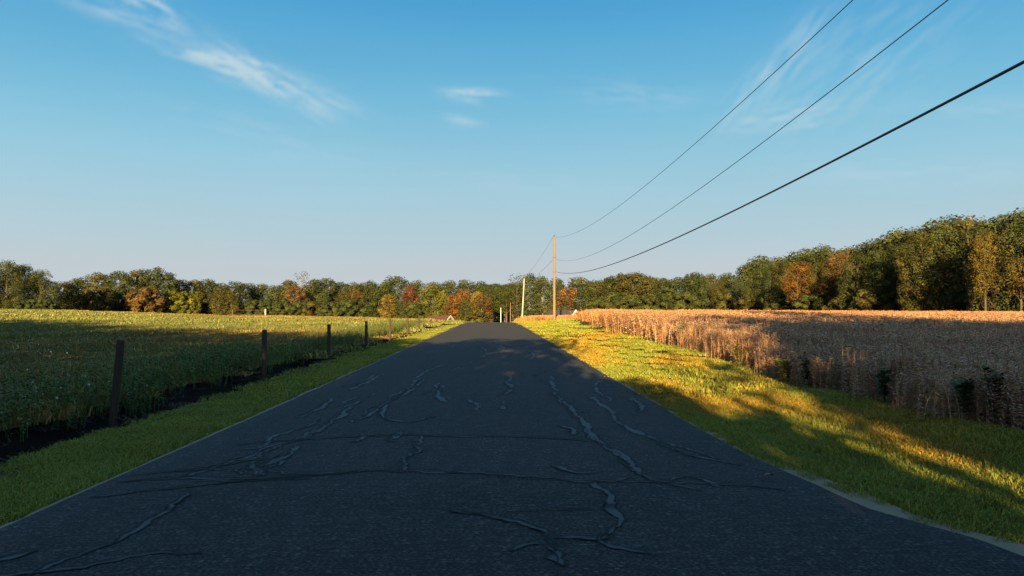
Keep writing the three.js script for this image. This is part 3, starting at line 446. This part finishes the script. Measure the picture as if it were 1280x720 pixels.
  for (const [x, d, h, wide] of [[-5.2, -18, 10.6, 1], [-11, -18, 10.8, 1.1], [-18, -18, 11.6, 1.1], [-25, -18, 12.4, 1.1], [-32, -18, 13.4, 1.1], [-39, -18, 14.4, 1.1], [-46, -18, 15.4, 1.1], [-54, -18, 16.6, 1.1], [-64, -18, 17.6, 1.1], [-8, -23, 10.6, 1.2], [-15, -23, 11.6, 1.2], [-22, -23, 12.4, 1.2], [-29, -23, 13.4, 1.2], [-36, -23, 14.4, 1.2], [-43, -23, 15.4, 1.2], [5.7, -18, 9.6, 1.05], [12.5, -18, 8.6, 1.1], [19, -17, 8, 1.1], [9.5, -22, 10.5, 1.2], [4.6, -23, 9.2, .7], [15.5, -22, 9, 1.2], [22, -22, 8.6, 1.2], [26, -17, 7.6, 1.1]]) tree('oak', 'green', x, d, h, lS, gS, { wide });
  const shadeFillers = []; for (let k = 0; k < 13; k++) shadeFillers.push([-3.4 - 3.6 * k, -16, 6.6, .8], [-2.2 - 3.6 * k, -13.5, 5, .8]);  // bushes added where sun leaked below and between the crowns
  shadeFillers.push([4.55, -16, 7.3, .47], [4.5, -18.5, 9, .5], [6, -15.5, 7, .7], [9, -15, 7, .8], [12.2, -15, 7, .8], [15.6, -15, 7, .8], [19, -15, 7, .8], [7.4, -13, 5.5, .8], [10.8, -13, 5.5, .8], [5.2, -20, 8.5, .5]);
  for (const [x, d, h, wide] of shadeFillers) tree('bush', 'green', x, d, h, 'unseen green bush added behind the viewer to close gaps in the shade', 'added shade bushes behind the viewer', { wide });
  tree('open', 'green', 3.45, -18.5, 10.6, 'small tree with overhanging crown beside the gap across the junction behind the viewer', undefined, { wide: .95, v: 0 });
  tree('bush', 'green', .1, -15, 4.3, 'low unseen bush added behind the viewer to stop a sun leak', undefined, { wide: .45 });  // added to block a streak of sun on the near road
  tree('bush', 'green', -.65, -17, 6.2, 'tall green bush across the junction behind the viewer', undefined, { wide: .55 }); tree('column', 'green', 8.1, -20, 14.2, 'slender tall tree across the junction behind the viewer', undefined, { wide: .6 });
}

// ---------------------------------------------------------------- fence posts along the pasture
{
  const woodT = noiseTexture(128, (i, j) => .55 + .45 * (.6 * tnoise(i / 3, j / 40, 43) + .4 * hash2(i, j >> 3)));
  const wood = new THREE.MeshPhysicalMaterial({ specularIntensity: .2, color: new THREE.Color().setRGB(.085, .062, .045), map: woodT, roughness: .95, bumpMap: woodT, bumpScale: .006 });
  const capMat = mat(.12, .1, .08, .9);
  const post = (h, rad, seed) => { const q = rng(seed), pts = []; for (let k = 0; k <= 8; k++) { const t = k / 8; pts.push(new THREE.Vector2(rad * (1.06 - .1 * t) * (1 + .05 * (q() - .5)), h * t)); } pts.push(new THREE.Vector2(rad * .8, h + .012)); return new THREE.LatheGeometry(pts, 12); };
  const rows = [[147, 12.6, 424, .062, .10], [333, 19.2, 413, .062, 0], [412, 26.5, 406, .062, .01], [459, 34, 402, .065, -.01], [488, 42, 398, .065, 0], [510, 49.5, 398, .065, 0], [524, 57, 395, .065, .01]];
  let d = 57; const tail = []; for (let k = 0; k < 14; k++) { d += 7.4; tail.push(d); }
  const mk = (x, dd, h, rad, lean, m, label, k) => { const p = thing('fence_post', label, 'fence post', 'posts of the pasture fence'); const s = part('shaft', post(h + .4, rad, k + 3), m, p); s.position.y = -.4; const c = part('cut_top', new THREE.CylinderGeometry(rad * .8, rad * .95, .03, 12), capMat, p); c.position.y = h + .008; put(p, x, dd); p.rotation.z = -lean; p.rotation.x = lean * .4; };
  rows.forEach(([px, dd, top, rad, lean], k) => { const x = at(px, dd), y = ground(x, dd), h = EYE + (VY - top) / F * dd - y; mk(x, dd, h, rad, lean, wood, k === 0 ? 'leaning wooden fence post standing among the tall pasture weeds' : 'upright wooden post among the weeds of the fence ditch', k); });
  tail.forEach((dd, k) => mk(-5.75 - .02 * k, dd, 1.05 + .1 * ((k * 5) % 3 - 1), .075, .02 * ((k * 7) % 3 - 1), wood, 'slim wooden fence post in the far row beside the road', k + 20));
}

// ---------------------------------------------------------------- utility poles and lines
const poleWood = (() => { const t = noiseTexture(256, (i, j) => .6 + .4 * (.5 * tnoise(i / 4, j / 60, 64) + .3 * tnoise(i / 20, j / 20, 13) + .2 * hash2(i, j >> 4))); t.repeat.set(2, 3); return new THREE.MeshStandardMaterial({ color: new THREE.Color().setRGB(.27, .165, .10), map: t, roughness: .9 }); })();
const greyPole = mat(.42, .38, .33, .9), insul = mat(.06, .05, .045, .4), steel = mat(.09, .09, .09, .7), white = mat(.72, .71, .68, .7), cable = mat(.02, .02, .022, .6);
function utilityPole(x, d, h, rad, m, label, lean = 0, attach = []) {
  const p = thing('utility_pole', label, 'utility pole'); put(p, x, d); p.rotation.z = -lean;
  const s = part('shaft', new THREE.CylinderGeometry(rad * .68, rad, h + .5, 14), m, p); s.position.y = h / 2 - .25;
  const pin = part('insulator_pin', new THREE.CylinderGeometry(.02, .02, .3, 8), steel, p); pin.position.y = h + .13;
  const ins = part('insulator', new THREE.LatheGeometry([[.02, 0], [.075, .01], [.075, .05], [.045, .07], [.06, .1], [.055, .14], [.02, .17], [0, .17]].map(a => new THREE.Vector2(...a)), 12), insul, p); ins.position.y = h + .2;
  for (const [y, long] of attach) { const b = part('bracket', new THREE.BoxGeometry(long, .07, .07), steel, p); b.position.set(long / 2 + rad * .6, y, rad * .3); const c = part('insulator', new THREE.CylinderGeometry(.05, .05, .12, 10), insul, p); c.position.set(long + rad * .5, y + .08, rad * .3); const band = part('band', new THREE.CylinderGeometry(rad * .95, rad * .95, .08, 14), steel, p); band.position.y = y; }
  return p;
}
const P1 = { x: at(693, 92), d: 92 }, gy = ground(P1.x, P1.d), H1 = EYE + (VY - 297) / F * 92 - gy;
utilityPole(P1.x, P1.d, H1, .17, poleWood, 'tall orange brown wooden utility pole beside the brown crop', 0, [[H1 - (322 - 297) / F * 92, .12], [H1 - (340 - 297) / F * 92, .14]]);
const P0 = { x: 6.15, d: -30 }; const H0 = 9.5; utilityPole(P0.x, P0.d, H0, .2, poleWood, 'wooden utility pole standing behind the viewer at the end of the wires');
const P2 = { x: at(652, 170), d: 170 }, H2 = EYE + (VY - 348) / F * 170 - ground(P2.x, 170);
utilityPole(P2.x, 170, H2, .17, greyPole, 'pale leaning utility pole beyond the crest of the road', .055);
{
  const far = [[638, 260, 378, .14, poleWood, 'thin brown utility pole beyond the crest right of the road'], [630.5, 330, 379, .16, greyPole, 'grey far pole carrying a lamp at the end of the road'], [602, 240, 387, .14, greyPole, 'short pale pole left of the road by the olive bush']];
  for (const [px, d, top, rad, m, label] of far) { const x = at(px, d), p = utilityPole(x, d, EYE + (VY - top) / F * d - ground(x, d), rad, m, label); if (px === 630.5) { const h = EYE + (VY - top) / F * d - ground(x, d); const arm = part('lamp_arm', new THREE.BoxGeometry(.6, .08, .08), steel, p); arm.position.set(-.35, h - 1.6, .1); const l = part('lamp_head', new THREE.SphereGeometry(.42, 12, 8), white, p); l.scale.y = .8; l.position.set(-.5, h - 2, .1); } }
  // white marker post at the end of the road
  const x = at(626, 250), y = ground(x, 250), m = thing('white_post', 'white painted post beside the far end of the road', 'post'); const h = EYE + (VY - 385) / F * 250 - y; part('shaft', new THREE.CylinderGeometry(.1, .11, h, 10), white, m).position.y = h / 2; part('cap', new THREE.ConeGeometry(.13, .12, 10), white, m).position.y = h + .06; put(m, x, 250);
}
function wire(a, b, sag, rad, label) {
  const pts = []; for (let k = 0; k <= 60; k++) { const t = k / 60; pts.push(new THREE.Vector3(lerp(a[0], b[0], t), lerp(a[1], b[1], t) - sag * 4 * t * (1 - t), lerp(a[2], b[2], t))); }
  const m = new THREE.Mesh(new THREE.TubeGeometry(new THREE.CatmullRomCurve3(pts), 120, rad, 6), cable); m.name = numbered('overhead_wire'); m.userData = { label, category: 'wire' }; m.castShadow = m.receiveShadow = true; scene.add(m);
}
{
  // each wire passes through the main pole and two sight lines of the photograph, in one vertical plane parallel with the road
  const X0 = 6.4, slope = (P1.x - X0) / 92, plane = px => X0 / ((px - VX) / F - slope), up = (px, py) => { const d = plane(px); return [d, EYE + (VY - py) / F * d]; };
  const spans = [[[697, 296], [790, 245], [1066, 0], .009, 'thin top overhead wire running from the pole top', .02], [[700, 324], [840, 258], [1180, 0], .009, 'thin middle overhead wire running from below the pole top', .22], [[702, 340], [880, 279], [1280, 73], .021, 'thick lowest overhead cable running from the middle of the pole', .3]];
  spans.forEach(([p, m, q, rad, label, off], k) => {
    const A = [92, EYE + (VY - p[1]) / F * 92], B = up(...m), C = up(...q);
    // parabola through three points
    const f = d => A[1] * (d - B[0]) * (d - C[0]) / ((A[0] - B[0]) * (A[0] - C[0])) + B[1] * (d - A[0]) * (d - C[0]) / ((B[0] - A[0]) * (B[0] - C[0])) + C[1] * (d - A[0]) * (d - B[0]) / ((C[0] - A[0]) * (C[0] - B[0]));
    const pts = []; for (let i = 0; i <= 80; i++) { const d = lerp(92, -29.8, i / 80); pts.push(new THREE.Vector3(lerp(P1.x + off, X0 - 30 * slope, i / 80), f(d), -d)); }
    console.log('wire', k, 'at pole', A[1].toFixed(2), 'low', f(40).toFixed(2), 'behind', f(-30).toFixed(2));
    const me = new THREE.Mesh(new THREE.TubeGeometry(new THREE.CatmullRomCurve3(pts), 160, rad, 6), cable); me.name = numbered('overhead_wire'); me.userData = { label, category: 'wire' }; me.castShadow = me.receiveShadow = true; scene.add(me);
  });
  const g2 = ground(P2.x, 170);
  wire([P1.x, gy + H1 + .3, -92], [P2.x + .5, g2 + H2 + .2, -170], .5, .012, 'faint wire from the top of the main pole down to the leaning pole');
  wire([P1.x + .1, gy + H1 - 2.3, -92], [P2.x + .4, g2 + H2 - 1, -170], .5, .012, 'faint lower wire from the main pole down to the leaning pole');
}

// ---------------------------------------------------------------- buildings half hidden by the crest
function gableHouse(name, label, x, d, turn, L, W, wallH, roofH, roofCol, wallCol) {
  const g = thing(name, label, 'building'); const roofM = mat(...roofCol, .9), wallM = mat(...wallCol, .85);
  const s = new THREE.Shape([[-W / 2, -.6], [W / 2, -.6], [W / 2, wallH], [0, wallH + roofH - .12], [-W / 2, wallH]].map(a => new THREE.Vector2(...a)));
  part('wall', new THREE.ExtrudeGeometry(s, { depth: L, bevelEnabled: false }).translate(0, 0, -L / 2), wallM, g);
  const o = .4, sl = Math.hypot(W / 2 + o, roofH * (1 + 2 * o / W)), ang = Math.atan2(roofH, W / 2);
  for (const q of [-1, 1]) {
    const r = part('roof', new THREE.BoxGeometry(sl, .12, L + 2 * o), roofM, g); r.rotation.z = -q * ang; r.position.set(q * (W / 2 + o) / 2, wallH + roofH / 2 - roofH * o / W + .04, 0);
    for (const e of [-1, 1]) { const b = part('rake_board', new THREE.BoxGeometry(sl, .3, .12), e > 0 ? white : roofM, r); b.position.set(0, -.02, e * (L / 2 + o + .065)); }
    const courses = 9; for (let k = 0; k < courses; k++) { const c = part('shingle_course', new THREE.BoxGeometry(sl / courses * .94, .02, L + 2 * o - .02), roofM, r); c.position.set(q * ((k + .5) / courses - .5) * sl, .068, 0); c.rotation.z = -q * .03; }
    for (const z of [-.25, .25]) { const w = part('window', new THREE.BoxGeometry(.05, 1.1, .9), white, g); w.position.set(q * (W / 2 + .026), wallH * .55, z * L); const pane = part('pane', new THREE.BoxGeometry(.02, .92, .72), mat(.03, .04, .05, .1), w); pane.position.x = q * .025; }
  }
  const door = part('door', new THREE.BoxGeometry(1.1, 2, .06), white, g); door.position.set(0, 1, L / 2 + .035);
  put(g, x, d); g.rotation.y = turn; return g;
}
{
  const shed = gableHouse('shed', 'dark roofed shed with white roof edge beyond the bank', 11.1, 128, Math.PI / 2 - .42, 3.6, 5.6, 2.2, 1.35, [.045, .04, .04], [.5, .48, .45]);
  shed.position.y = EYE + (VY - 388) / F * 128 - 3.6;
  const xh = at(550, 205);
  const house = gableHouse('farmhouse', 'low white farmhouse with dark red roof beyond the fence', xh, 205, 1.2, 5.2, 4.4, 2.2, 1.2, [.09, .03, .03], [.75, .74, .72]);
  house.position.y = EYE + (VY - 394.5) / F * 205 - 3.5;
  // white rail gate and post on the crest of the pasture
  const d = 112, x = at(334, d), g = thing('rail_gate', 'white post with thin rails on the crest of the pasture', 'gate');
  part('post', new THREE.BoxGeometry(.13, 1.3, .13), white, g).position.y = .65; for (const y of [.55, 1.15]) { const b = part('rail', new THREE.BoxGeometry(4.6, .035, .03), bark, g); b.position.set(-2.35, y, 0); } part('post', new THREE.BoxGeometry(.1, 1.2, .1), bark, g).position.set(-4.6, .6, 0);
  put(g, x, d, -.1);
}

{ const b = new Bag(); for (let k = 0; k < 6; k++) { const t0 = k / 6, t1 = (k + 1) / 6, w = t => .03 * Math.sin(Math.PI * Math.min(.98, t + .03)), y = t => .012 + .02 * Math.sin(3.1 * t); for (const q of [-1, 1]) b.quad([t0 * .11, y(t0), 0], [t1 * .11, y(t1), 0], [t1 * .11, y(t1) + .014, q * w(t1)], [t0 * .11, y(t0) + .014, q * w(t0)], [.2, .15, .09]); }
  const l = thing('dead_leaf', 'curled brown dead leaf lying on the asphalt', 'leaf'); part('blade', b.geo(), leafMat, l); const st = part('stalk', new THREE.CylinderGeometry(.0015, .0015, .05, 5).rotateZ(1.4), bark, l); st.position.set(-.022, .008, 0); l.position.set(at(955, 7), .045, -7); l.rotation.y = .3; }
// added unseen pedestal on the verge, to cast the shade strip on the grass
{
  const p = thing('added_shadow_blocker', 'unseen added grey green pedestal on the verge beside the viewer', 'blocker'), m = mat(.18, .22, .18, .5);
  part('body', new THREE.BoxGeometry(.4, 1.2, .3), m, p).position.y = .6; part('cover', new THREE.CylinderGeometry(.14, .3, .22, 4, 1).rotateY(Math.PI / 4), m, p).position.y = 1.312; part('door', new THREE.BoxGeometry(.32, .9, .012), m, p).position.set(0, .62, .158); part('hasp', new THREE.BoxGeometry(.04, .08, .03), steel, p).position.set(.12, .66, .176);
  put(p, 4.25, 3); p.rotation.y = .1;
}
// ---------------------------------------------------------------- plants on the edge of the crop
{
  function leafyPlant(name, seed, h, spread, n, col, label, px, d, dx = 0, group) {
    const q = rng(seed), L = new Bag(), S = new Bag();
    for (let k = 0; k < 6; k++) { const a = q() * 6.283, l = spread * (.2 + .8 * q()), top = [Math.cos(a) * l, h * (.7 + .3 * q()), Math.sin(a) * l]; tube(S, [[Math.cos(a) * .01, 0, Math.sin(a) * .01], [top[0] * .4, top[1] * .55, top[2] * .4], top], [.012, .008, .003], 5, [1, 1, 1]);
      for (let m = 0; m < n; m++) { const t = .25 + .75 * q() ** .7, p = [top[0] * t * lerp(.8, 1, t), top[1] * t, top[2] * t * lerp(.8, 1, t)], b = q() * 6.283, ll = .05 + .07 * q(), w = ll * .28, c = Math.cos(b), s = Math.sin(b), up = ll * (q() * .9 - .2), v = .7 + .6 * q(); L.quad(p, [p[0] + c * ll * .5 - s * w, p[1] + up * .6, p[2] + s * ll * .5 + c * w], [p[0] + c * ll, p[1] + up, p[2] + s * ll], [p[0] + c * ll * .5 + s * w, p[1] + up * .6 - .004, p[2] + s * ll * .5 - c * w], col.map(u => u * v)); } }
    const t = thing(name, label, 'plant', group); part('stem', S.geo(), mat(.1, .09, .04), t); part('leaves', L.geo(), leafMat, t); put(t, at(px, d) + dx, d, -.01); return t;
  }
  leafyPlant('sapling', 301, .62, .2, 34, [.30, .36, .05], 'bright yellow green sapling at the edge of the brown crop', 855, 21.3);
  leafyPlant('weed_plant', 302, .62, .16, 60, [.07, .10, .035], 'dark green bushy weed before the crop with rounded top', 1216, 8.6, -.05); leafyPlant('weed_plant', 303, .66, .14, 50, [.06, .09, .03], 'tall dark green weed with bare dark stems before the crop', 1256, 8.4, -.05); leafyPlant('weed_plant', 304, .55, .08, 44, [.10, .14, .06], 'narrow pale green weed standing at the crop edge', 1112, 10.6, -.05);
  leafyPlant('weed_plant', 305, .6, .06, 30, [.06, .08, .03], 'thin dark weed spike beside the green grass clump', 1010, 12.8); leafyPlant('weed_plant', 306, .5, .2, 50, [.13, .16, .04], 'spreading green weeds at the foot of the crop', 985, 13.4); leafyPlant('weed_plant', 307, .5, .2, 40, [.2, .15, .04], 'yellowish brown weeds at the foot of the crop', 925, 16.4);
}
renderer.render(scene, camera);
